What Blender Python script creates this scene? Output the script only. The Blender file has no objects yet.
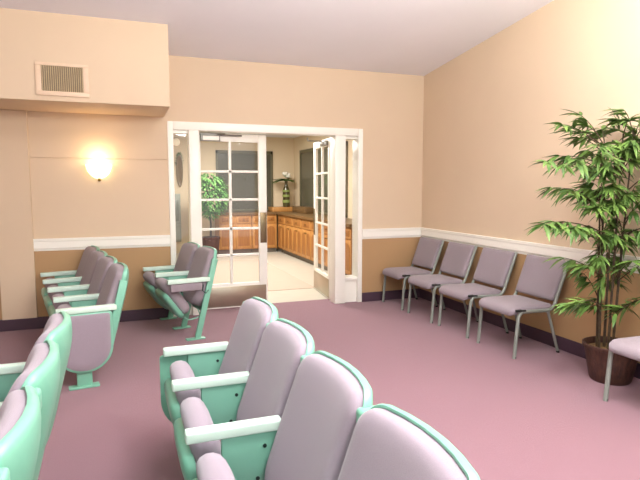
import bpy, bmesh, math, random
from mathutils import Vector, Matrix
R = math.radians
random.seed(7)
S = bpy.context.scene
C = S.collection

# ------------------------------------------------------------------ camera, world, lights, exposure
cam_d = bpy.data.cameras.new('camera'); cam = bpy.data.objects.new('camera', cam_d); C.objects.link(cam)
cam.location = (0, 0, 1.55)
cam.rotation_euler = (R(90 - 5.684), 0, -R(20.249))
cam_d.sensor_fit = 'HORIZONTAL'; cam_d.sensor_width = 36; cam_d.lens = 537.6 / 640 * 36
cam_d.clip_start = 0.02
S.camera = cam
W = bpy.data.worlds.new('world'); S.world = W; W.use_nodes = True
bg = W.node_tree.nodes['Background']
bg.inputs[0].default_value = (0.95, 0.97, 1.0, 1); bg.inputs[1].default_value = 0.85
S.view_settings.view_transform = 'Standard'; S.view_settings.look = 'None'
S.view_settings.gamma = 1; S.view_settings.use_curve_mapping = False
S.view_settings.exposure = 0.86

def light(name, kind, loc, power, color, size=0.3, target=None, sy=None):
    d = bpy.data.lights.new(name, kind); d.energy = power; d.color = color
    if kind == 'AREA':
        d.size = size
        if sy: d.shape = 'RECTANGLE'; d.size_y = sy
    else: d.shadow_soft_size = size
    o = bpy.data.objects.new(name, d); C.objects.link(o); o.location = loc
    if target is not None:
        o.rotation_euler = (Vector(target) - Vector(loc)).to_track_quat('-Z', 'Y').to_euler()
    return o
WARM = (1.0, 0.965, 0.92)
light('ceiling_globe_near', 'POINT', (1.3, 1.2, 2.88), 66, WARM, 0.22)
light('ceiling_globe_right', 'POINT', (2.5, 1.75, 2.66), 62, WARM, 0.18)
light('ceiling_globe_rear', 'POINT', (0.6, -0.9, 2.7), 60, WARM, 0.22)
light('ceiling_fill_up', 'AREA', (1.5, 1.9, 2.6), 115, WARM, 0.8, (1.5, 2.1, 4))  # unseen fill aimed upward, added only to brighten the ceiling
light('sconce_light_right', 'POINT', (3.70, 2.1, 2.1), 4, (1.0, 0.74, 0.55), 0.08)
light('sconce_light_left', 'POINT', (-0.22, 6.40, 1.86), 1.9, (1.0, 0.74, 0.46), 0.05)
light('lobby_light_far', 'AREA', (2.2, 10.6, 2.69), 60, (1.0, 0.95, 0.88), 0.9, (2.2, 10.6, 0))
light('lobby_light_near', 'AREA', (1.9, 8.2, 2.69), 48, (1.0, 0.95, 0.88), 0.9, (1.9, 8.2, 0))

# ------------------------------------------------------------------ materials
def lin(c):
    return tuple(((x/255)/12.92 if x/255 <= .04045 else ((x/255+.055)/1.055)**2.4) for x in c) + (1,)
def mat(name, rgb, rough=0.6, var=0.0, scale=20.0, bump=0.0, bscale=None, metal=0.0, spec=0.5, rgb2=None, stretch=None, sheen=0.0):
    m = bpy.data.materials.new(name); m.use_nodes = True
    nt = m.node_tree; b = nt.nodes['Principled BSDF']
    b.inputs['Base Color'].default_value = lin(rgb)
    b.inputs['Roughness'].default_value = rough; b.inputs['Metallic'].default_value = metal
    b.inputs['Specular IOR Level'].default_value = spec
    if sheen: b.inputs['Sheen Weight'].default_value = sheen
    tc = nt.nodes.new('ShaderNodeTexCoord'); mp = nt.nodes.new('ShaderNodeMapping')
    nt.links.new(tc.outputs['Object'], mp.inputs[0])
    if stretch: mp.inputs['Scale'].default_value = stretch
    if var or rgb2:
        n = nt.nodes.new('ShaderNodeTexNoise'); n.inputs['Scale'].default_value = scale; n.inputs['Detail'].default_value = 4
        nt.links.new(mp.outputs[0], n.inputs['Vector'])
        r = nt.nodes.new('ShaderNodeValToRGB')
        a = lin(rgb); c2 = lin(rgb2) if rgb2 else tuple(x*(1-var) for x in a[:3]) + (1,)
        r.color_ramp.elements[0].position = .3; r.color_ramp.elements[1].position = .7
        r.color_ramp.elements[0].color = c2; r.color_ramp.elements[1].color = a
        nt.links.new(n.outputs['Fac'], r.inputs[0]); nt.links.new(r.outputs[0], b.inputs['Base Color'])
    if bump:
        n2 = nt.nodes.new('ShaderNodeTexNoise'); n2.inputs['Scale'].default_value = bscale or scale*4; n2.inputs['Detail'].default_value = 3
        nt.links.new(mp.outputs[0], n2.inputs['Vector'])
        bp = nt.nodes.new('ShaderNodeBump'); bp.inputs['Strength'].default_value = bump; bp.inputs['Distance'].default_value = .01
        nt.links.new(n2.outputs['Fac'], bp.inputs['Height']); nt.links.new(bp.outputs[0], b.inputs['Normal'])
    return m
def emit(name, rgb, strength):
    m = bpy.data.materials.new(name); m.use_nodes = True
    b = m.node_tree.nodes['Principled BSDF']; b.inputs['Base Color'].default_value = lin(rgb)
    b.inputs['Emission Color'].default_value = lin(rgb); b.inputs['Emission Strength'].default_value = strength
    return m
def glass(name, tint=(1, 1, 1, 1), refl=0.04):
    m = bpy.data.materials.new(name); m.use_nodes = True
    nt = m.node_tree; nt.nodes.remove(nt.nodes['Principled BSDF'])
    t = nt.nodes.new('ShaderNodeBsdfTransparent'); t.inputs[0].default_value = tint
    g = nt.nodes.new('ShaderNodeBsdfGlossy'); g.inputs['Roughness'].default_value = .03
    mx = nt.nodes.new('ShaderNodeMixShader'); mx.inputs[0].default_value = refl
    nt.links.new(t.outputs[0], mx.inputs[1]); nt.links.new(g.outputs[0], mx.inputs[2])
    nt.links.new(mx.outputs[0], nt.nodes['Material Output'].inputs[0])
    return m
M = dict(
    wall=mat('peach_paint', (218, 196, 168), .75, var=.04, scale=1.5, bump=.05, bscale=180),
    ceil=mat('ceiling_paint', (238, 240, 246), .85, var=.04, scale=1.2, bump=.05, bscale=150),
    wains=mat('ochre_paint', (182, 146, 104), .7, var=.05, scale=2, bump=.05, bscale=180),
    ivory=mat('ivory_gloss', (246, 244, 234), .35, bump=.02, bscale=30),
    base=mat('plum_cove_base', (74, 52, 66), .5, var=.1, scale=6),
    carpet=mat('plum_carpet', (158, 118, 130), .95, var=.30, scale=260, bump=.6, bscale=420, spec=.1, sheen=.2),
    tile=mat('pale_stone_tile', (205, 200, 186), .35, var=.06, scale=5),
    rug=mat('beige_carpet', (200, 180, 164), .95, var=.12, scale=120, bump=.3, spec=.1),
    lwall=mat('lobby_paint', (228, 211, 182), .8, var=.03, scale=1.5),
    mint=mat('mint_enamel', (124, 184, 160), .35, var=.05, scale=8, bump=.02, bscale=60),
    arm=mat('pale_mint_plastic', (206, 230, 216), .4, var=.04, scale=10),
    mauve=mat('mauve_fabric', (154, 141, 152), .9, var=.10, scale=300, bump=.25, bscale=500, spec=.15, sheen=.3),
    grey_m=mat('grey_mauve_fabric', (152, 140, 147), .9, var=.12, scale=260, bump=.2, bscale=420, spec=.15, sheen=.2),
    tubem=mat('grey_enamel_tube', (142, 148, 140), .38, metal=.2, bump=.02),
    black=mat('black_rubber', (30, 28, 28), .6, var=.1),
    bolt=mat('dark_bolt', (52, 70, 66), .4, metal=.6, var=.1),
    oak=mat('honey_oak', (202, 148, 84), .45, rgb2=(180, 124, 64), scale=6, stretch=(6, 6, .7), bump=.05),
    oakin=mat('honey_oak_recess', (168, 112, 56), .5, rgb2=(148, 96, 46), scale=6, stretch=(6, 6, .7)),
    counter=mat('brown_laminate', (120, 92, 58), .35, var=.2, scale=30),
    toe=mat('grey_toe_kick', (120, 114, 104), .6, var=.1),
    dark=mat('dark_night_glass', (88, 86, 72), .25, var=.06, scale=2),
    dframe=mat('olive_window_frame', (104, 100, 76), .5, var=.08),
    bronze=mat('bronze_plate', (128, 112, 84), .38, metal=.7, var=.1, scale=3),
    kick=mat('satin_kick_plate', (186, 174, 154), .3, metal=.85, var=.12, scale=2),
    steel=mat('brushed_steel', (150, 148, 142), .35, metal=.7, var=.08, scale=8),
    glass=glass('clear_glass'),
    gbottle=mat('green_bottle_glass', (66, 58, 34), .15, rgb2=(90, 84, 48), scale=10),
    gband=mat('pale_green_glass', (150, 166, 96), .25, var=.1, scale=8),
    petal=mat('white_petal', (240, 238, 226), .6, var=.06),
    leaf=mat('palm_leaf', (108, 138, 62), .5, rgb2=(58, 92, 40), scale=9, bump=.05),
    leaf2=mat('ficus_leaf', (128, 178, 98), .5, rgb2=(78, 136, 62), scale=14),
    cane=mat('brown_cane', (74, 58, 34), .6, rgb2=(46, 34, 22), scale=14, stretch=(1, 1, 3)),
    wicker=mat('brown_wicker', (84, 52, 40), .6, rgb2=(54, 32, 26), scale=40, stretch=(1, 1, .4), bump=.5, bscale=90),
    soil=mat('moss_bark', (140, 112, 66), .95, rgb2=(80, 58, 34), scale=60, bump=.6),
    vent=mat('vent_dark', (96, 84, 62), .8, var=.1),
    louvre=mat('vent_louvre', (186, 166, 132), .5, var=.05),
    vframe=mat('vent_frame', (228, 202, 174), .5, var=.03),
    shade=emit('frosted_lit_shade', (255, 226, 160), 2.6),
    globe=emit('lit_globe', (255, 240, 214), 0.12),
    brass=mat('aged_brass', (120, 98, 50), .35, metal=.8, var=.1),
    greyc=mat('grey_green_metal', (150, 156, 142), .4, var=.08, scale=6),
    greyg=mat('grey_cabinet_glass', (126, 132, 120), .2, var=.1, scale=4),
    mirror=mat('brown_mirror', (128, 104, 66), .3, var=.1),
    wreath=mat('green_wreath', (96, 130, 74), .7, rgb2=(150, 150, 110), scale=20, bump=.3),
)

# ------------------------------------------------------------------ helpers
def obj(name, bm, m, parent=None, smooth=True, angle=40):
    me = bpy.data.meshes.new(name); bmesh.ops.recalc_face_normals(bm, faces=bm.faces[:]); bm.to_mesh(me); bm.free()
    if smooth:
        for p in me.polygons: p.use_smooth = True
        me.set_sharp_from_angle(angle=R(angle))
    me.materials.append(M[m] if isinstance(m, str) else m)
    o = bpy.data.objects.new(name, me); C.objects.link(o)
    if parent: o.parent = parent
    return o
def tag(o, label=None, cat=None, group=None, kind=None):
    if label: o['label'] = label
    if cat: o['category'] = cat
    if group: o['group'] = group
    if kind: o['kind'] = kind
    return o
def thing(name, label, cat, loc=(0, 0, 0), rz=0, group=None, kind=None):
    o = bpy.data.objects.new(name, None); C.objects.link(o); o.empty_display_size = .05
    o.location = loc; o.rotation_euler = (0, 0, rz)
    return tag(o, label, cat, group, kind)
def B(): return bmesh.new()
def box(bm, x0, x1, y0, y1, z0, z1, bev=0, seg=2, mtx=None):
    t = bmesh.new()
    r = bmesh.ops.create_cube(t, size=1)
    for v in t.verts: v.co = Vector(((x0+x1)/2 + v.co.x*(x1-x0), (y0+y1)/2 + v.co.y*(y1-y0), (z0+z1)/2 + v.co.z*(z1-z0)))
    if bev: bmesh.ops.bevel(t, geom=t.edges[:], offset=bev, segments=seg, affect='EDGES', profile=.5)
    merge(bm, t, mtx); return bm
def merge(bm, t, mtx=None):
    mp = {}
    for v in t.verts: mp[v] = bm.verts.new(mtx @ v.co if mtx else v.co)
    for f in t.faces:
        try: bm.faces.new([mp[v] for v in f.verts])
        except ValueError: pass
    t.free()
def rings(bm, rs, closed=True, cap0=True, cap1=True):
    vs = [[bm.verts.new(p) for p in r] for r in rs]
    n = len(vs[0])
    for a, b in zip(vs, vs[1:]):
        for i in range(n if closed else n-1):
            j = (i+1) % n
            bm.faces.new((a[i], a[j], b[j], b[i]))
    if cap0: bm.faces.new(vs[0])
    if cap1: bm.faces.new(vs[-1][::-1])
    return bm
def tube(bm, pts, r, n=10, cap=True):
    pts = [Vector(p) for p in pts]; rs = []
    rad = r if isinstance(r, (list, tuple)) else [r]*len(pts)
    up = None
    for i, p in enumerate(pts):
        t = (pts[min(i+1, len(pts)-1)] - pts[max(i-1, 0)]).normalized()
        if up is None:
            up = Vector((0, 1, 0)) if abs(t.y) < .9 else Vector((1, 0, 0))
        a = (up - t*up.dot(t)).normalized(); up = a; b = t.cross(a)
        rs.append([p + (a*math.cos(k*2*math.pi/n) + b*math.sin(k*2*math.pi/n))*rad[i] for k in range(n)])
    return rings(bm, rs, True, cap, cap)
def fillet(pts, r, n=6):
    pts = [Vector(p) for p in pts]; out = [pts[0]]
    for i in range(1, len(pts)-1):
        p = pts[i]; a = pts[i-1]-p; b = pts[i+1]-p
        rr = min(r, a.length*.45, b.length*.45)
        A = p + a.normalized()*rr; Bq = p + b.normalized()*rr
        for k in range(n+1):
            t = k/n
            out.append(A*(1-t)**2 + p*2*t*(1-t) + Bq*t*t)
    out.append(pts[-1]); return out
def lathe(bm, prof, n=24, c=(0, 0), a0=0, a1=2*math.pi):
    full = abs(a1-a0-2*math.pi) < 1e-6
    k = n if full else n+1
    rs = [[Vector((c[0]+r*math.cos(a0+(a1-a0)*i/n), c[1]+r*math.sin(a0+(a1-a0)*i/n), z)) for i in range(k)] for r, z in prof]
    return rings(bm, rs, full, full and prof[0][0] > 1e-5, full and prof[-1][0] > 1e-5)
def rrect(w0, w1, h0, h1, rt, rb, n=8, crown=0.0):
    """rounded rectangle outline, u in [w0,w1], v in [h0,h1]; rt/rb radii of the top/bottom corners"""
    out = []
    for (cx, cy, r, s) in ((w1-rt, h1-rt, rt, 0), (w0+rt, h1-rt, rt, 1), (w0+rb, h0+rb, rb, 2), (w1-rb, h0+rb, rb, 3)):
        for k in range(n+1):
            a = math.pi/2*(s + k/n)
            out.append((cx+r*math.cos(a), cy+r*math.sin(a)))
        if s in (0, 2):           # points along the long edges
            for k in range(1, 5):
                t = k/5
                if s == 0: out.append((w1-rt + (w0-w1+2*rt)*t, h1))
                else: out.append((w0+rb + (w1-w0-2*rb)*t, h0))
        else:
            for k in range(1, 7):
                t = k/7
                if s == 1: out.append((w0, h1-rt + (h0+rb-h1+rt)*t))
                else: out.append((w1, h0+rb + (h1-rt-h0-rb)*t))
    if crown:
        hw = (w1-w0)/2; mid = (w0+w1)/2; H = h1-h0
        out = [(u, v - crown*((u-mid)/hw)**2*max(0, (v-h0)/H)) for u, v in out]
    return out
def pad(bm, outline, prof, fn):
    """closed cushion: prof = [(inset fraction 0..1, w)], fn maps (u,v,w) to a point"""
    us = [p[0] for p in outline]; vs = [p[1] for p in outline]
    cu, cv = (min(us)+max(us))/2, (min(vs)+max(vs))/2
    hw, hh = (max(us)-min(us))/2, (max(vs)-min(vs))/2
    m = min(hw, hh); rs = []
    for ins, w in prof:
        su, sv = (hw-ins*m)/hw, (hh-ins*m)/hh
        rs.append([fn(cu+(u-cu)*su, cv+(v-cv)*sv, w) for u, v in outline])
    return rings(bm, rs)
def copy_tree(o, parent=None):
    c = o.copy(); C.objects.link(c); c.parent = parent
    for ch in [k for k in o.children]: copy_tree(ch, c)
    return c
def struct(name, bm, m, smooth=False, label=None, cat=None, parent=None):
    o = obj(name, bm, m, parent, smooth)
    if parent is None: o['kind'] = 'structure'
    return tag(o, label, cat)

# ------------------------------------------------------------------ the room
RX, BY, LX, NY = 3.91, 6.52, -4.2, -3.0        # right wall, back wall, left extent, extent behind the camera
DX0, DX1, DZ = 0.526, 3.0, 2.30                # doorway
BT = 6.80                                      # far face of the back wall
def ceil_z(y): return 3.04 + (BY-y)*0.114
struct('floor', box(B(), LX, RX+.15, NY, 6.84, -.05, 0), 'carpet', label='plum purple carpeted floor of the seating room', cat='floor')
b = B(); box(b, LX, DX0, BY, BT, 0, 3.3); box(b, DX1, 4.06, BY, BT, 0, 3.3); box(b, DX0, DX1, BY, BT, DZ, 3.3)
struct('wall_back', b, 'wall', label='peach painted wall around the white french doorway', cat='wall')
b = B(); box(b, RX, RX+.14, NY, BY, 0, 4.3)
struct('wall_left', box(B(), LX-.14, LX, NY, BY, 0, 4.3), 'wall', label='peach wall at the far left of the room, outside the view', cat='wall')  # unseen side wall, added to keep world light off the left floor
struct('wall_right', b, 'wall', label='tall peach wall behind the waiting chairs', cat='wall')
b = B()
rings(b, [[Vector((x, BY+.2, 3.04-.2*.114)), Vector((x, NY, ceil_z(NY))), Vector((x, NY, ceil_z(NY)+.1)), Vector((x, BY+.2, 3.14))] for x in (LX, RX+.14)])
struct('ceiling', b, 'ceil', label='pale grey sloping ceiling', cat='ceiling')
# soffit
b = B(); box(b, LX, .49, 5.66, BY-.001, 2.345, 3.6)
struct('trim_1', b, 'wall', label='deep peach soffit box over the wall lamp', cat='soffit')
# wainscot, rails, bases
b = B(); box(b, -.905, DX0-.001, BY-.012, BY, .115, .86)
struct('trim_2', b, 'wains', label='ochre lower wall panel left of the doorway', cat='wainscot')
b = B(); box(b, DX1, RX-.001, BY-.012, BY, .115, .86)
struct('trim_3', b, 'wains', label='ochre lower wall panel between doorway and corner', cat='wainscot')
b = B(); box(b, RX-.012, RX, NY, BY-.013, .115, .86)
struct('trim_4', b, 'wains', label='ochre lower wall panel behind the row of chairs', cat='wainscot')
b = B(); box(b, LX, -1.24, BY-.012, BY, .115, .86)
struct('trim_5', b, 'wains', label='brown lower wall panel at the far left edge', cat='wainscot')
RAIL = [(0, .85), (.016, .85), (.022, .872), (.03, .88), (.03, .95), (.036, .958), (.036, .985), (0, .985)]
def rail(bm, A, D, nrm):
    A = Vector(A); D = Vector(D); nrm = Vector(nrm)
    rings(bm, [[p + nrm*d + Vector((0, 0, z)) for d, z in RAIL] for p in (A, D)])
    return bm
struct('trim_6', rail(B(), (-.905, BY, 0), (DX0-.001, BY, 0), (0, -1, 0)), 'ivory', label='ivory chair rail left of the doorway', cat='chair rail')
struct('trim_7', rail(B(), (DX1, BY, 0), (RX-.001, BY, 0), (0, -1, 0)), 'ivory', label='ivory chair rail right of the doorway', cat='chair rail')
struct('trim_8', rail(B(), (RX, NY, 0), (RX, BY-.043, 0), (-1, 0, 0)), 'ivory', label='long ivory chair rail on the right wall', cat='chair rail')
b = B(); box(b, LX, DX0-.001, BY-.046, BY-.013, 0, .125, .004)
struct('baseboard_left', b, 'base', label='dark plum cove base left of the doorway', cat='baseboard')
b = B(); box(b, DX1, RX-.02, BY-.028, BY-.013, 0, .125, .004)
struct('baseboard_back', b, 'base', label='dark plum cove base right of the doorway', cat='baseboard')
b = B(); box(b, RX-.028, RX-.013, NY, BY-.03, 0, .125, .004)
struct('baseboard_right', b, 'base', label='dark plum cove base along the right wall', cat='baseboard')
# flat pilaster and the paint joint in the panel by the wall lamp
b = B(); box(b, -1.24, -.905, BY-.044, BY, .115, 2.344, .004)
struct('trim_9', b, 'wall', label='flat peach pilaster left of the wall lamp', cat='pilaster')
b = B(); box(b, -.905, DX0-.001, BY-.012, BY, .985, 1.852, .003); box(b, -.905, DX0-.001, BY-.012, BY, 1.862, 2.345, .003)
struct('trim_10', b, 'wall', label='peach wall panels with a thin level joint behind the lamp', cat='wall panel')

# doorway frame with sidelights
JY0, JY1 = BY-.02, 6.70
b = B()
box(b, DX0, .59, JY0, JY1, 0, DZ, .006); box(b, 2.936, DX1, JY0, JY1, 0, DZ, .006)
box(b, .59, 2.936, JY0, JY1, 2.205, DZ, .006)
box(b, .765, .885, JY0, JY1, 0, 2.205, .006); box(b, 2.61, 2.755, JY0, JY1, 0, 2.205, .006)
for x0, x1 in ((.59, .765), (2.755, 2.936)):
    box(b, x0, x1, JY0+.05, JY1, 0, .315); box(b, x0, x1, JY0+.015, JY1, .30, .345, .005); box(b, x0, x1, JY0+.05, JY1, 2.17, 2.205)
struct('trim_11', b, 'ivory', True, label='white doorway frame with two narrow sidelights', cat='door frame')
b = B(); box(b, .59, .765, 6.615, 6.621, .345, 2.17)
struct('window_1', b, 'glass', label='narrow sidelight pane left of the french doors', cat='window')
b = B(); box(b, 2.755, 2.936, 6.615, 6.621, .345, 2.17)
struct('window_2', b, 'glass', label='narrow sidelight pane right of the french doors', cat='window')

def door_leaf(name, w, label, loc, rz, s0, s1, flip=False):
    """leaf in local coords: x from 0 (hinge) to w, y thickness, z up"""
    d = thing(name, label, 'door', loc, rz, kind='structure')
    T = .022
    rows = [.325, .685, 1.02, 1.385, 1.735, 2.10]
    b = B()
    box(b, 0, s0, -T, T, .012, 2.195, .004); box(b, w-s1, w, -T, T, .012, 2.195, .004)
    box(b, s0, w-s1, -T, T, 2.10, 2.195, .003); box(b, s0, w-s1, -T, T, .012, .325, .003)
    mid = (s0 + w - s1)/2
    for z in rows[1:-1]: box(b, s0, w-s1, -.016, .016, z-.014, z+.014, .003)
    box(b, mid-.017, mid+.017, -.016, .016, .325, 2.10, .003)
    obj('door_frame', b, 'ivory', d)
    for i in range(5):
        for x0, x1 in ((s0, mid-.017), (mid+.017, w-s1)):
            b = B(); box(b, x0, x1, -.003, .003, rows[i]+.013, rows[i+1]-.013); obj('glass_pane', b, 'glass', d, False)
    k = B(); box(k, .02, w-.02, -T-.004, -T, .03, .285, .001)
    tag(obj('kick_plate', k, 'kick', d), 'satin metal kick plate')
    k = B(); box(k, .02, w-.02, T, T+.004, .03, .285, .001)
    tag(obj('kick_plate', k, 'kick', d), 'satin metal kick plate')
    for sgn in (-1, 1):
        k = B(); box(k, w-s1+.015, w-.005, min(sgn*T, sgn*(T+.004)), max(sgn*T, sgn*(T+.004)), .83, 1.22, .001)
        tag(obj('push_plate', k, 'bronze', d), 'bronze push plate')
    for z in (.25, 1.1, 1.95):
        k = B(); tube(k, [(-.006, -T-.006, z-.05), (-.006, -T-.006, z+.05)], .008, 8); box(k, -.005, .03, -T-.003, -T, z-.045, z+.045)
        obj('hinge', k, 'steel', d)
    return d
dl = door_leaf('door_1', .925, 'closed white glazed french door leaf left of the opening', (.825, 6.735, 0), 0, .10, .105)
c = B(); box(c, .10, .335, -.075, -.023, 2.098, 2.172, .006); cl = obj('door_closer', c, 'steel', dl)
c = B(); box(c, .125, .32, -.083, -.072, 2.108, 2.162, .005); tag(obj('closer_cover', c, 'ivory', cl), 'white closer cover')
c = B(); box(c, .04, .40, -.05, -.03, 2.173, 2.198, .003); tube(c, [(.3, -.06, 2.175), (.60, -.08, 2.172)], .011, 8); obj('closer_arm', c, 'steel', cl)
dr = door_leaf('door_2', .90, 'open white glazed french door leaf at the right of the opening', (2.645, 6.745, 0), R(84), .09, .10)
c = B(); box(c, .08, .32, .023, .075, 2.10, 2.165, .006); cl = obj('door_closer', c, 'steel', dr)
c = B(); tube(c, [(.3, .05, 2.17), (.42, .22, 2.185), (.1, .3, 2.19)], .010, 8); obj('closer_arm', c, 'steel', cl)

# ------------------------------------------------------------------ the lobby behind the doors
LR, LB, LZ = 4.05, 12.85, 2.74
b = B(); box(b, -2, LR, 6.84, LB, -.05, 0)
struct('floor_lobby', b, 'tile', label='pale tiled lobby floor', cat='floor')
b = B(); box(b, -1.2, 2.75, 7.66, 11.1, 0, .008, .003)
struct('floor_carpet', b, 'rug', label='beige carpet set into the lobby tiles', cat='carpet')
b = B(); box(b, -2.1, LR+.1, LB, LB+.1, 0, 2.9)
struct('wall_lobby_back', b, 'lwall', label='cream wall at the back of the lobby', cat='wall')
b = B(); box(b, LR, LR+.1, BT, LB, 0, 2.9)
struct('wall_lobby_right', b, 'lwall', label='cream wall at the right of the lobby', cat='wall')
b = B(); box(b, -2.1, -2, BT, LB, 0, 2.9)
struct('wall_lobby_left', b, 'lwall', label='cream wall at the left of the lobby', cat='wall')
b = B(); box(b, -2.1, LR+.1, BT, LB+.1, LZ, LZ+.1)
struct('ceiling_lobby', b, 'ceil', label='white lobby ceiling', cat='ceiling')
def dark_window(name, x0, x1, z0, z1, label, right=False):
    mt = Matrix.Identity(4)
    b = B(); w = .05
    for a in ((x0, x1, z0, z0+w), (x0, x1, z1-w*1.5, z1), (x0, x0+w, z0, z1), (x1-w, x1, z0, z1)):
        if right: box(b, LR-.04, LR, a[0], a[1], a[2], a[3], .004)
        else: box(b, a[0], a[1], LB-.04, LB, a[2], a[3], .004)
    d = thing(name, label, 'window', (0, 0, 0), kind='structure')
    obj('window_frame', b, 'dframe', d)
    b = B()
    if right: box(b, LR-.02, LR-.012, x0+w, x1-w, z0+w, z1-w)
    else: box(b, x0+w, x1-w, LB-.02, LB-.012, z0+w, z1-w)
    obj('window_pane', b, 'dark', d, False)
dark_window('window_3', 2.12, 3.50, .955, 2.40, 'wide dark window on the lobby back wall')
dark_window('window_4', 9.45, 12.28, .955, 2.40, 'dark window on the lobby right wall', True)

def cabinet(label, w, loc, rz):
    """local: front face on y=0 looking to -y, x 0..w, depth to +y"""
    d = thing('base_cabinet', label, 'cabinet', loc, rz, 'oak cabinets around the lobby')
    b = B(); box(b, 0.002, w-.002, .02, .58, .10, .90); obj('cabinet_body', b, 'oak', d, False)
    b = B(); box(b, 0.002, w-.002, .08, .58, 0, .10); obj('toe_kick', b, 'toe', d, False)
    uw = w/2; nd = 4 if w > 1 else 2; vw = w/nd
    def knob(par, x, y, z):
        b = B(); lathe(b, [(0, 0), (.012, .002), (.014, .012), (.006, .02), (.006, .026)], 10)
        k = obj('knob', b, 'brass', par); k.location = (x, y, z); k.rotation_euler = (R(-90), 0, 0)
    for i in range(2):
        x0, x1 = i*uw+.018, (i+1)*uw-.018
        b = B(); box(b, x0, x1, -.002, .02, .70, .875, .004); dw = obj('drawer', b, 'oak', d)
        b = B(); box(b, x0+.05, x1-.05, -.008, -.001, .735, .84, .005); obj('drawer_panel', b, 'oakin', dw)
        knob(dw, (x0+x1)/2, -.032, .787)
    for i in range(nd):
        x0, x1 = i*vw+.012, (i+1)*vw-.012
        b = B(); box(b, x0, x1, -.002, .02, .125, .68, .004); dd = obj('cabinet_door', b, 'oak', d)
        hw = (x1-x0)/2-.045; cx = (x0+x1)/2   # arched raised panel
        pts = [(cx-hw, .18), (cx+hw, .18), (cx+hw, .54)] + [(cx+hw*math.cos(a*math.pi/10), .54+.085*math.sin(a*math.pi/10)) for a in range(1, 10)] + [(cx-hw, .54)]
        b = B(); rings(b, [[Vector((x, y, z)) for x, z in pts] for y in (.0, -.008)]); obj('door_panel', b, 'oakin', dd)
        knob(dd, x1-.025 if i % 2 == 0 else x0+.025, -.028, .62)
    return d
cabinet('oak base cabinet under the wide dark window, beside the tree', .76, (2.07, 12.25, 0), 0)
cabinet('oak base cabinet under the wide dark window, next to the corner', .60, (2.84, 12.25, 0), 0)
cabinet('oak base cabinet on the right wall, first from the lobby corner', 1.17, (3.45, 12.22, 0), R(-90))
cabinet('oak base cabinet on the right wall, second from the lobby corner', 1.17, (3.45, 11.04, 0), R(-90))
cabinet('oak base cabinet on the right wall, third from the lobby corner', 1.17, (3.45, 9.86, 0), R(-90))
cabinet('oak base cabinet on the right wall, seen through the right sidelight', .78, (3.45, 8.68, 0), R(-90))
b = B()
pts = [(2.03, 12.21), (3.41, 12.21), (3.41, 7.88), (4.04, 7.88), (4.04, 12.84), (2.03, 12.84)]
rings(b, [[Vector((x, y, z)) for x, y in pts] for z in (.902, .95)])
tag(obj('countertop', b, 'counter', None, False), 'brown countertop running around the lobby corner on the oak cabinets', 'countertop')
b = B(); box(b, 3.37, 4.0, 12.40, 12.80, .952, 1.055, .006)
tag(obj('display_box', b, 'oak'), 'low wooden box on the counter corner under the vase', 'box')
b = B(); box(b, 3.80, 4.02, 11.25, 12.2, .952, 1.09, .006)
tag(obj('display_box', b, 'counter'), 'dark brown long box on the counter below the right window', 'box')
v = thing('flower_vase', 'tall banded green bottle vase holding white flowers', 'vase', (3.76, 12.56, 1.057))
b = B(); lathe(b, [(.06, 0), (.085, .01), (.088, .1), (.083, .2), (.088, .3), (.08, .42), (.045, .50), (.034, .56), (.04, .62), (.03, .62), (.03, .57), (.0, .55)], 20)
obj('bottle', b, 'gbottle', v)
for z0, z1 in ((.10, .17), (.24, .30), (.36, .41)):
    b = B(); lathe(b, [(.084, z0), (.092, z0+.006), (.092, z1-.006), (.084, z1)], 20); tag(obj('band', b, 'gband', v), 'pale green band')
b = B(); rng = random.Random(3)
for i in range(16):
    a = rng.uniform(0, 6.28); rr = rng.uniform(0, .08)
    t = bmesh.new(); bmesh.ops.create_icosphere(t, subdivisions=2, radius=rng.uniform(.03, .05)); merge(b, t, Matrix.Translation((rr*math.cos(a), rr*math.sin(a), (.76+rng.uniform(-.03, .05)))))
obj('blossoms', b, 'petal', v)
def leaf(bm, base, d, L, w, droop=.3, roll=0.0, seg=5):
    """a lance-shaped leaf blade with a folded midrib"""
    base = Vector(base); d = Vector(d).normalized(); p = base.copy()
    side = d.cross(Vector((0, 0, 1)))
    if side.length < .05: side = Vector((1, 0, 0))
    side.normalize(); side = Matrix.Rotation(roll, 3, d) @ side
    prev = None
    for i in range(seg+1):
        t = i/seg; ww = w*(math.sin(math.pi*min(1, t**.75*.97+.03)))*.5
        nrm = side.cross(d)
        row = [bm.verts.new(p - side*ww + nrm*ww*.35), bm.verts.new(p), bm.verts.new(p + side*ww + nrm*ww*.35)]
        if prev:
            for k in (0, 1): bm.faces.new((prev[k], prev[k+1], row[k+1], row[k]))
        prev = row
        d = (d + Vector((0, 0, -droop/seg))).normalized(); p = p + d*(L/seg)
b = B()
for i in range(26):
    a = i*2.4; e = rng.uniform(-.1, .5)
    leaf(b, (0, 0, .62), (math.cos(a), math.sin(a)*.5, .25+e*.4), rng.uniform(.30, .42) if math.cos(a) < -.3 else rng.uniform(.2, .27), .10, .8)
obj('foliage', b, 'leaf', v)
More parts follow.
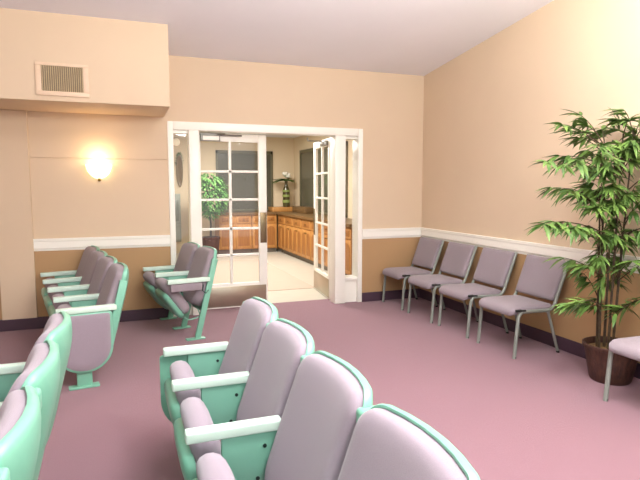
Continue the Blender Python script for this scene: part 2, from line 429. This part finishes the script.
# tree in the lobby
t = thing('potted_tree', 'leafy green potted tree beside the oak cabinets in the lobby', 'plant', (1.80, 11.75, 0))
b = B(); lathe(b, [(.13, 0), (.15, .02), (.19, .40), (.205, .41), (.205, .46), (.18, .46), (.17, .42), (0, .42)], 24); obj('pot', b, 'wicker', t)
b = B(); tube(b, [(0, 0, .40), (.01, 0, .7), (-.01, .01, 1.0), (0, 0, 1.35)], [.026, .022, .02, .012], 8)
for i in range(10):
    a = i*2.4; tube(b, [(0, 0, .95+i*.04), (.12*math.cos(a), .12*math.sin(a), 1.1+i*.05), (.2*math.cos(a), .2*math.sin(a), 1.2+i*.05)], [.01, .008, .004], 6)
obj('trunk', b, 'cane', t)
b = B()
for i in range(1500):
    a = rng.uniform(0, 6.28); z = rng.uniform(-1, 1); r = rng.uniform(.35, 1)**.5
    q = math.sqrt(1-z*z)*r
    p = Vector((.36*q*math.cos(a), .33*q*math.sin(a), 1.37+.50*z*r))
    leaf(b, p, (math.cos(a)+rng.uniform(-.6, .6), math.sin(a)+rng.uniform(-.6, .6), rng.uniform(-.6, .3)), rng.uniform(.09, .15), .042, .5, seg=3)
obj('foliage', b, 'leaf2', t)
# things seen through the left sidelight
b = B()
pts = [(math.cos(k*2*math.pi/28)*.075, math.sin(k*2*math.pi/28)*.385) for k in range(28)]
w = thing('oval_mirror', 'tall narrow oval brown mirror with green spray seen through the left sidelight', 'mirror', (1.285, LB, 1.915))
rings(b, [[Vector((x*s, y, z*s)) for x, z in pts] for y, s in ((-.002, 1), (-.03, 1), (-.035, .85), (-.025, .8))])
obj('mirror_panel', b, 'mirror', w)
b = B()
for k in range(40):
    a = rng.uniform(.3, 2.84); leaf(b, (math.cos(a)*.07, -.035, math.sin(a)*.37), (math.cos(a)*.5, -.25, rng.uniform(-.2, .8)), .07, .025, .4, seg=3)
obj('leaf_spray', b, 'wreath', w)
g = thing('globe_sconce', 'white globe wall lamp high on the lobby wall', 'lamp', (1.215, LB, 2.55))
t = bmesh.new(); bmesh.ops.create_uvsphere(t, u_segments=20, v_segments=12, radius=.085); b = B(); merge(b, t, Matrix.Translation((0, -.15, 0))); obj('globe', b, 'globe', g)
b = B(); box(b, -.03, .03, -.02, 0, -.05, .05, .004); tube(b, [(0, -.01, 0), (0, -.07, 0)], .015, 10); obj('bracket', b, 'brass', g)
f = thing('wall_unit', 'grey green metal wall unit below the oval mirror', 'wall unit', (1.155, LB, 0))
b = B(); box(b, -.12, .12, -.14, 0, .28, 1.38, .01); box(b, -.12, .12, -.17, -.13, .62, .70, .01); obj('casing', b, 'greyc', f)
b = B(); box(b, -.075, .075, -.146, -.138, .76, 1.24, .004); obj('front_panel', b, 'greyg', f)

# ------------------------------------------------------------------ wall lamp and vent
s = thing('wall_sconce', 'glowing half bowl wall lamp under the soffit', 'lamp', (-.22, BY-.012, 1.73))
b = B()
prof = [(.012, -.095), (.05, -.085), (.09, -.055), (.12, -.01), (.135, .04), (.14, .06), (.134, .06), (.128, .04), (.112, -.005), (.082, -.048), (.045, -.075), (.012, -.083)]
lathe(b, prof, 24, (0, 0), math.pi, 2*math.pi)
obj('glass_shade', b, 'shade', s)
b = B(); lathe(b, [(0, -.125), (.012, -.122), (.018, -.11), (.012, -.098), (.02, -.09), (0, -.088)], 14, (0, -.02)); obj('finial', b, 'brass', s)
b = B(); box(b, -.05, .05, -.012, 0, -.07, .03, .003); obj('back_plate', b, 'brass', s)

vt = thing('air_vent', 'square air return vent with upright louvres on the soffit', 'vent', (-.475, 5.66, 2.54))
b = B()
for x0, x1, z0, z1 in ((-.225, .225, .122, .15), (-.225, .225, -.15, -.108), (-.225, -.178, -.108, .122), (.178, .225, -.108, .122)):
    box(b, x0, x1, -.016, 0, z0, z1, .003)
obj('vent_frame', b, 'vframe', vt)
b = B(); box(b, -.178, .178, -.004, 0, -.108, .122); obj('vent_back', b, 'vent', vt, False)
for i in range(20):
    b = B(); x = -.170 + i*.340/19
    box(b, -.0045, .0045, -.006, .006, -.108, .122, mtx=Matrix.Translation((x, -.009, 0)) @ Matrix.Rotation(R(30), 4, 'Z')); obj('louvre', b, 'louvre', vt, False)

# ------------------------------------------------------------------ theatre seats
# local: x points to the back of the seat, y along the row, z up; arm front end at x = 0
SL = math.atan(.25)
UP = Vector((math.sin(SL), 0, math.cos(SL))); NB = Vector((math.cos(SL), 0, -math.sin(SL)))   # NB points backwards
BK = [.70, .052]      # concavity of the back and its set-back
def back_pt(u, v, w):
    # v: height along the back from the hinge; w: forwards from the shell; the padding is thicker low down
    k = BK[0]*u*u*(1 - .35*max(0, min(1, (w-.04)/.06)))
    if w > .045: w += .065*max(0, 1 - v/.62)*min(1, (w-.045)/.05)
    base = Vector((.25+.25*.30+BK[1], 0, .278))
    return base + UP*v + NB*(.045 - w - k) + Vector((0, u, 0))
def arm_parts(root, y, end=None, L1=.37):
    b = B(); box(b, -.005, L1, y-.028, y+.028, .588, .631, .007, 3); a = obj('armrest', b, 'arm', root)
    b = B()
    L = .84/math.cos(SL)
    mt = Matrix.Translation((.285, y, 0)) @ Matrix.Rotation(SL, 4, 'Y')
    z0 = .28 if end == 'panel' else .01
    box(b, -.03, .03, -.016, .016, z0, L-.03, .006, 2, mt)
    xc = .285+.25*.835
    if end != 'open' and not (end == 'panel' and y < 0): box(b, xc-.035, xc+.05, y-.032, y+.032, .79, .868, .014, 3)
    if end != 'panel':
        box(b, .17, .36, y-.035, y+.035, 0, .014, .004)
    obj('standard', b, 'mint', root)
    if end == 'open':
        b = B(); box(b, .02, .34, y-.02, y+.02, .505, .586, .012, 3); obj('arm_skirt', b, 'grey_m', root)
        b = B(); tube(b, [(.355, y-.02, .56), (.34, y-.03, .50), (.375, y-.03, .47), (.405, y-.02, .50)], .006, 8); obj('hinge_bracket', b, 'bolt', root)
        return
    b = B(); box(b, .13, .375, y-.013, y+.013, .34, .587, .006); p = obj('side_panel', b, 'mint', root)
    if end is None or end == 'panel':
        for x, z in ((.30, .53), (.27, .40)):
            b = B()
            t = bmesh.new(); bmesh.ops.create_cone(t, cap_ends=True, segments=10, radius1=.011, radius2=.008, depth=.034)
            merge(b, t, Matrix.Translation((x, y, z)) @ Matrix.Rotation(R(90), 4, 'X'))
            obj('bolt', b, 'bolt', p)
    if end == 'panel':
        sgn = -1 if y < 0 else 1
        yy = y + sgn*.0
        out = rrect(-.025, .39, .12, .585, .02, .20, 10)
        f = lambda u, v, w: Vector((u, yy + sgn*w, v))
        b = B(); pad(b, out, [(.06, .014), (0, .018), (0, .030), (.03, .035), (.09, .035), (.10, .030)], f); ep = obj('end_panel', b, 'mint', root)
        out2 = rrect(-.008, .372, .138, .575, .02, .185, 10)
        b = B(); pad(b, out2, [(.02, .029), (0, .031), (.0, .036), (.05, .041), (.3, .042), (.6, .042)], f); obj('panel_fabric', b, 'mauve', ep)
        b = B(); box(b, .12, .23, y-.014, y+.03, .01, .20, .006); box(b, .06, .28, y-.04, y+.04, 0, .016, .005); obj('end_post', b, 'mint', root)
def make_seat(w, mauve='mauve', pan=((.06, .20), (-.02, .49))):
    h = w/2
    root = thing('theater_seat', '', 'theater seat')
    # shell
    out = rrect(-h+.004, h-.004, -.02, .655, .075, .17, 10, crown=.016)
    b = B(); pad(b, out, [(.8, -.022), (.6, -.021), (.4, -.018), (.22, -.010), (.09, 0), (.02, .008), (0, .018), (0, .032), (.012, .040), (.04, .040), (.055, .032), (.3, .027), (.6, .026)], back_pt)
    sh = obj('back_shell', b, 'mint', root)
    out = rrect(-h+.016, h-.016, .03, .640, .065, .14, 10, crown=.016)
    b = B(); pad(b, out, [(.3, .028), (.0, .029), (-.005, .042), (.0, .062), (.02, .078), (.06, .090), (.13, .097), (.25, .101), (.45, .104), (.7, .105)], back_pt)
    obj('back_cushion', b, mauve, root, angle=70)
    # tipped-up seat: pan outer face from bottom (.05,.22) to top (-.05,.58)
    P0 = Vector((pan[0][0], 0, pan[0][1])); d = (Vector((pan[1][0], 0, pan[1][1])) - P0); Ls = d.length; d.normalize(); nb = Vector((d.z, 0, -d.x))
    def sp(u, v, w_): return P0 + d*v + nb*(w_ + .5*u*u*0) + Vector((0, u, 0))
    hs = h-.04
    out = rrect(-hs, hs, 0, Ls, .06, .09, 8, crown=.02)
    b = B(); pad(b, out, [(.8, -.012), (.4, -.010), (.15, 0), (.03, .012), (0, .025), (0, .05), (.05, .052)], sp); obj('seat_pan', b, 'mint', root)
    out = rrect(-hs+.012, hs-.012, .012, Ls+.09, .07, .08, 8, crown=.03)
    b = B(); pad(b, out, [(.35, .046), (.22, .048), (.09, .056), (.02, .074), (0, .098), (.03, .125), (.10, .145), (.22, .158), (.4, .165), (.7, .168)], sp); obj('seat_cushion', b, mauve, root, angle=70)
    px = pan[0][0]
    for q in (-1, 1):
        b = B(); tube(b, fillet([(px+.02, q*(hs-.02), .225), (px+.07, q*(hs-.02), .19), (px+.19, q*(hs-.01), .22), (.31, q*hs, .30)], .03), .006, 8)
        obj('hinge_rod', b, 'mint', root)
    return root
def link_mid(root, h, ends=(None, None), far=True, near=False):
    if far: arm_parts(root, h, ends[1])
    if near: arm_parts(root, -h, ends[0], .37 if ends[0] is None else .425)
def place(proto, used, label, loc, rz, group):
    r = proto if not used else copy_tree(proto)
    r.location = loc; r.rotation_euler = (0, 0, rz); r['label'] = label; r['group'] = group
    return r
# near rows (C, the foreground row, and D, at the left edge)
WC = .555
pc = make_seat(WC)
G1, G2, G3, G4 = 'theater seats in the foreground row', 'theater seats in the row cut off at the left edge', 'theater seats in the end panel row', 'theater seats in the short row by the doors'
names = ['first, farthest from the camera', 'second from its far end', 'third from its far end', 'fourth and nearest, cut off by the bottom edge']
rowC = []; rowD = []
for i in range(4):
    rowC.append(place(pc, i > 0, '', (.200, 3.11-WC/2-WC*i, 0), 0, G1))
WD = .56
for i in range(4):
    rowD.append(place(pc, True, '', (-.822, 3.10-WD/2-WD*i, 0), 0, G2))
lc = ['mauve theater seat in the foreground row, farthest, under the doorway', 'mauve theater seat in the foreground row, second from its far end',
      'mauve theater seat in the foreground row, third from its far end', 'mauve theater seat in the foreground row, nearest and cut off by the bottom edge']
ld = ['mint backed theater seat at the left edge, farthest of its row, before the end panel', 'mint backed theater seat at the left edge, second from its far end',
      'mint backed theater seat at the left edge, third from its far end', 'mint backed theater seat in the bottom left corner, nearest of its row']
for i in range(4):
    rowC[i]['label'] = lc[i]; rowD[i]['label'] = ld[i]
    link_mid(rowC[i], WC/2, (None, 'panel' if i == 0 else None), True, i == 3)
    link_mid(rowD[i], WD/2, (None, 'panel' if i == 0 else None), True, i == 3)
# far rows
WA = .50
BK[:] = [.38, .030]
pa = make_seat(WA, 'grey_m')
arms = [(-.481, 4.40), (-.56, 4.895), (-.655, 5.39), (-.745, 5.875), (-.825, 6.36)]
yaw = [8, 11, 12, 11]
la = ['theater seat with the oval fabric end panel, nearest of its row', 'theater seat second from the oval end panel, folded up', 'theater seat third from the oval end panel, folded up',
      'theater seat against the ochre wall, farthest from the oval end panel']
for i in range(4):
    (x0, y0), (x1, y1) = arms[i], arms[i+1]
    r = place(pa, i > 0, la[i], ((x0+x1)/2, (y0+y1)/2, 0), R(yaw[i]), G3)
for i, r in enumerate([o for o in C.objects if o.get('group') == G3]):
    link_mid(r, WA/2, ('panel', None), True, i == 0)
barms = [(.412, 5.43), (.305, 5.905), (.205, 6.385)]
lb = ['theater seat with an open leg at the end of the short row by the doors', 'theater seat in the short row by the doors, on the wall side']
pb = make_seat(WA, 'grey_m', ((.15, .19), (-.05, .47)))
rb = []
for i in range(2):
    (x0, y0), (x1, y1) = barms[i], barms[i+1]
    rb.append(place(pb, i > 0, lb[i], ((x0+x1)/2, (y0+y1)/2, 0), R(10), G4))
for i, r in enumerate(rb):
    link_mid(r, WA/2, ('open', None), True, i == 0)

# ------------------------------------------------------------------ waiting chairs
# local: front of the chair looks to -x; x 0 at the front feet; y across
def make_chair():
    c = thing('stacking_chair', '', 'chair')
    hw = .262
    for s in (-1, 1):
        y = s*hw
        pts = fillet([(0, y, 0), (.035, y, .425), (.42, y, .415), (.585, y, .86)], .07, 8)
        b = B(); tube(b, pts, .0165, 10); obj('side_frame', b, 'tubem', c)
        b = B(); tube(b, [(.385, y-s*.024, .41), (.515, y-s*.01, 0)], .014, 10); obj('leg', b, 'tubem', c)
        b = B(); tube(b, [(0, y, 0), (.002, y, .02)], .0165, 10); tube(b, [(.515, y-s*.01, 0), (.508, y-s*.01, .02)], .0155, 10); obj('foot_cap', b, 'black', c)
    b = B(); tube(b, [(.06, -hw, .405), (.06, hw, .405)], .009, 8); tube(b, [(.36, -hw, .40), (.36, hw, .40)], .009, 8); obj('stretcher', b, 'tubem', c)
    # seat cushion, waterfall front
    out = rrect(-hw+.012, hw-.012, -.04, .455, .05, .05, 6)
    f = lambda u, v, w: Vector((v, u, .425 + w - .02*max(0, (.06-v)/.08)**2 - .012*v))
    b = B(); pad(b, out, [(.3, -.022), (.05, -.020), (0, -.005), (0, .026), (.04, .040), (.12, .047), (.5, .05)], f); obj('seat', b, 'grey_m', c, angle=70)
    dv = Vector((.165, 0, .445)).normalized(); nv = Vector((-dv.z, 0, dv.x))
    def bp(u, v, w): return Vector((.42, 0, .415)) + dv*v + nv*(w + .25*u*u - .008) + Vector((0, u, 0))
    out = rrect(-hw+.010, hw-.010, .080, .475, .025, .03, 5)
    b = B(); pad(b, out, [(.5, -.014), (.1, -.014), (0, -.006), (0, .018), (.05, .03), (.2, .036), (.6, .038)], bp); obj('backrest', b, 'grey_m', c, angle=70)
    b = B()
    tube(b, [(-.005, -hw-.01, .44), (.045, -hw-.014, .442)], .012, 8); tube(b, [(.10, -hw-.01, .436), (.05, -hw-.014, .44)], .009, 8)
    tag(obj('ganging_clip', b, 'black', c), 'black plastic clip')
    return c
pch = make_chair()
GC = 'grey mauve stacking chairs along the right wall'
spots = [(3.27, 6.143, 'grey mauve stacking chair in the far corner by the doorway'),
         (3.27, 5.46, 'grey mauve stacking chair second from the far corner'),
         (3.285, 4.80, 'grey mauve stacking chair third from the far corner'),
         (3.285, 4.095, 'grey mauve stacking chair left of the potted palm'),
         (3.252, 2.56, 'pale mauve stacking chair cut off by the right edge, before the palm')]
for i, (x, y, l) in enumerate(spots):
    r = pch if i == 0 else copy_tree(pch)
    r.location = (x, y, 0); r['label'] = l; r['group'] = GC

# ------------------------------------------------------------------ potted bamboo palm
PX, PY = 3.655, 3.14
pt = thing('potted_palm', 'tall bamboo palm in a brown woven pot by the right wall', 'plant', (PX, PY, 0))
b = B(); lathe(b, [(.145, 0), (.155, .015), (.175, .12), (.200, .265), (.215, .27), (.217, .295), (.205, .30), (.192, .285), (.188, .24)], 32)
obj('pot', b, 'wicker', pt)
b = B(); lathe(b, [(.185, .25), (.12, .265), (0.0, .27)], 24); obj('soil', b, 'soil', pt)
rp = random.Random(11)
canes = [(-.11, .02, -.15, .03, 1.85), (-.075, -.03, -.06, -.05, 1.95), (-.05, .03, -.03, .04, 1.75), (-.02, -.02, .05, -.05, 2.0), (-.085, .06, -.10, .10, 1.55)]
cane_fn = []
for x0, y0, x1, y1, h in canes:
    f = (lambda x0, y0, x1, y1, h: lambda z: Vector((x0+(x1-x0)*(z/h)**1.3, y0+(y1-y0)*(z/h)**1.3, z)))(x0, y0, x1, y1, h)
    cane_fn.append((f, h))
    b = B(); zs = [.24+(h-.24)*k/10 for k in range(11)]
    tube(b, [f(z) for z in zs], [.011-.006*k/10 for k in range(11)], 8)
    obj('cane', b, 'cane', pt)
CL = [(-0.232, -0.144, 1.577),(-0.321, -0.12, 1.038),(-0.255, 0.024, 1.432),(0.055, -0.059, 1.905),(-0.014, -0.011, 1.3),(-0.194, 0.074, 1.572),(-0.079, -0.117, 1.49),(0.107, 0.053, 1.828),(-0.297, -0.09, 1.86),(0.074, 0.063, 0.93),(0.012, -0.016, 1.118),(-0.026, 0.044, 1.146),(-0.183, 0.062, 1.671),(-0.047, -0.098, 1.183),(-0.174, -0.056, 1.891),(0.043, 0.198, 1.773),(0.102, 0.199, 1.05),(-0.277, -0.108, 1.012),(0.119, 0.004, 1.942),(-0.176, -0.067, 1.446),(-0.209, 0.064, 1.52),(-0.03, -0.135, 1.863),(-0.047, -0.022, 1.86),(0.076, 0.035, 0.967),(-0.09, 0.121, 1.998),(-0.37, -0.12, 1.397),(-0.527, 0.073, 2.001),(-0.383, 0.129, 1.975),(-0.274, 0.154, 1.927),(-0.193, 0.223, 2.108),(-0.226, 0.128, 2.019),(-0.068, 0.213, 1.954),(-0.457, -0.206, 1.836),(0.002, -0.001, 2.127),(0.103, 0.126, 2.07),(0.143, 0.203, 2.0),(-0.156, -0.167, 2.027),(0.055, -0.092, 2.044),(0.094, -0.03, 1.977),(-0.162, -0.214, 1.879),(-0.115, -0.118, 1.851),(-0.806, -0.089, 1.723),(-0.41, 0.211, 1.788),(-0.379, 0.14, 1.77),(-0.598, -0.145, 1.731),(-0.164, 0.155, 1.829),(-0.396, -0.155, 1.769),(-0.196, 0.07, 1.708),(-0.348, -0.16, 1.684),(-0.35, -0.219, 1.732),(0.05, 0.058, 1.711),(-0.057, -0.119, 1.741),(-0.436, 0.242, 1.538),(-0.396, 0.19, 1.538),(-0.57, -0.084, 1.517),(-0.145, 0.232, 1.489),(-0.275, 0.033, 1.538),(-0.1, 0.099, 1.515),(-0.249, -0.124, 1.554),(0.108, 0.095, 1.514),(0.132, 0.041, 1.491),(0.056, -0.08, 1.554),(-0.208, -0.05, 1.44),(-0.211, -0.142, 1.42),(0.029, -0.152, 1.441),(-0.904, -0.189, 1.291),(-0.709, -0.078, 1.294),(-0.475, 0.063, 1.264),(-0.663, -0.218, 1.259),(-0.186, 0.099, 1.239),(-0.255, -0.061, 1.214),(-0.116, -0.074, 1.188),(0.083, 0.005, 1.159),(0.094, -0.072, 1.205),(-0.114, 0.006, 1.283),(-0.412, 0.111, 0.993),(-0.527, -0.193, 0.978),(0.028, 0.084, 0.952),(0.126, 0.077, 0.973),(-0.09, -0.212, 0.996),(-0.18, 0.15, 0.855),(-0.166, -0.048, 0.861),(0.025, 0.052, 0.794),(-0.673, -0.216, 0.715),(-0.562, -0.198, 0.717),(-0.397, -0.135, 0.662),(0.071, 0.229, 0.608),(-0.064, -0.128, 0.619),(0.137, -0.074, 0.623),(0.066, -0.163, 2.073),(0.088, -0.177, 1.852),(0.038, -0.292, 1.662),(0.121, -0.2, 1.479),(0.029, -0.364, 1.266),(0.036, -0.246, 1.183),(0.098, -0.25, 0.992),(0.066, -0.157, 1.927),(0.09, -0.313, 0.737)]
fb = B(); sb = B()
for (cx, cy, cz) in CL:
    tip = Vector((cx, cy, cz))
    f, h = min(cane_fn, key=lambda q: (q[0](min(q[1], max(.4, cz-.1)))-tip).length)
    st = f(min(h, max(.45, cz-rp.uniform(.08, .22))))
    mid = (st+tip)/2 + Vector((0, 0, .05))
    pts = [st*(1-t)**2 + mid*2*t*(1-t) + tip*t*t for t in (0, .25, .5, .75, 1)]
    tube(sb, pts, [.005, .0045, .004, .003, .002], 5)
    out = (tip-st); out.z *= .3
    if out.length < .02: out = Vector((rp.uniform(-1, 1), rp.uniform(-1, 1), 0))
    out.normalize()
    ang = math.atan2(out.y, out.x)
    for k in range(rp.randint(15, 19)):
        a = ang + rp.uniform(-1.25, 1.25)
        q = pts[rp.choice((2, 3, 3, 4, 4, 4))] if (tip-st).length > .15 else tip
        dd = Vector((math.cos(a), math.sin(a), rp.uniform(-.55, .25) + (.5 if cz > 1.95 else 0)))
        p1 = q + dd.normalized()*.19
        if p1.z < 1.0 and PY + p1.y < 2.95: dd.y = abs(dd.y)
        if PX + p1.x > RX-.03: dd.x = -abs(dd.x)*.3
        leaf(fb, q, dd, rp.uniform(.11, .19), rp.uniform(.023, .034), rp.uniform(.25, 1.0), rp.uniform(-.5, .5))
obj('stems', sb, 'cane', pt)
obj('foliage', fb, 'leaf', pt)
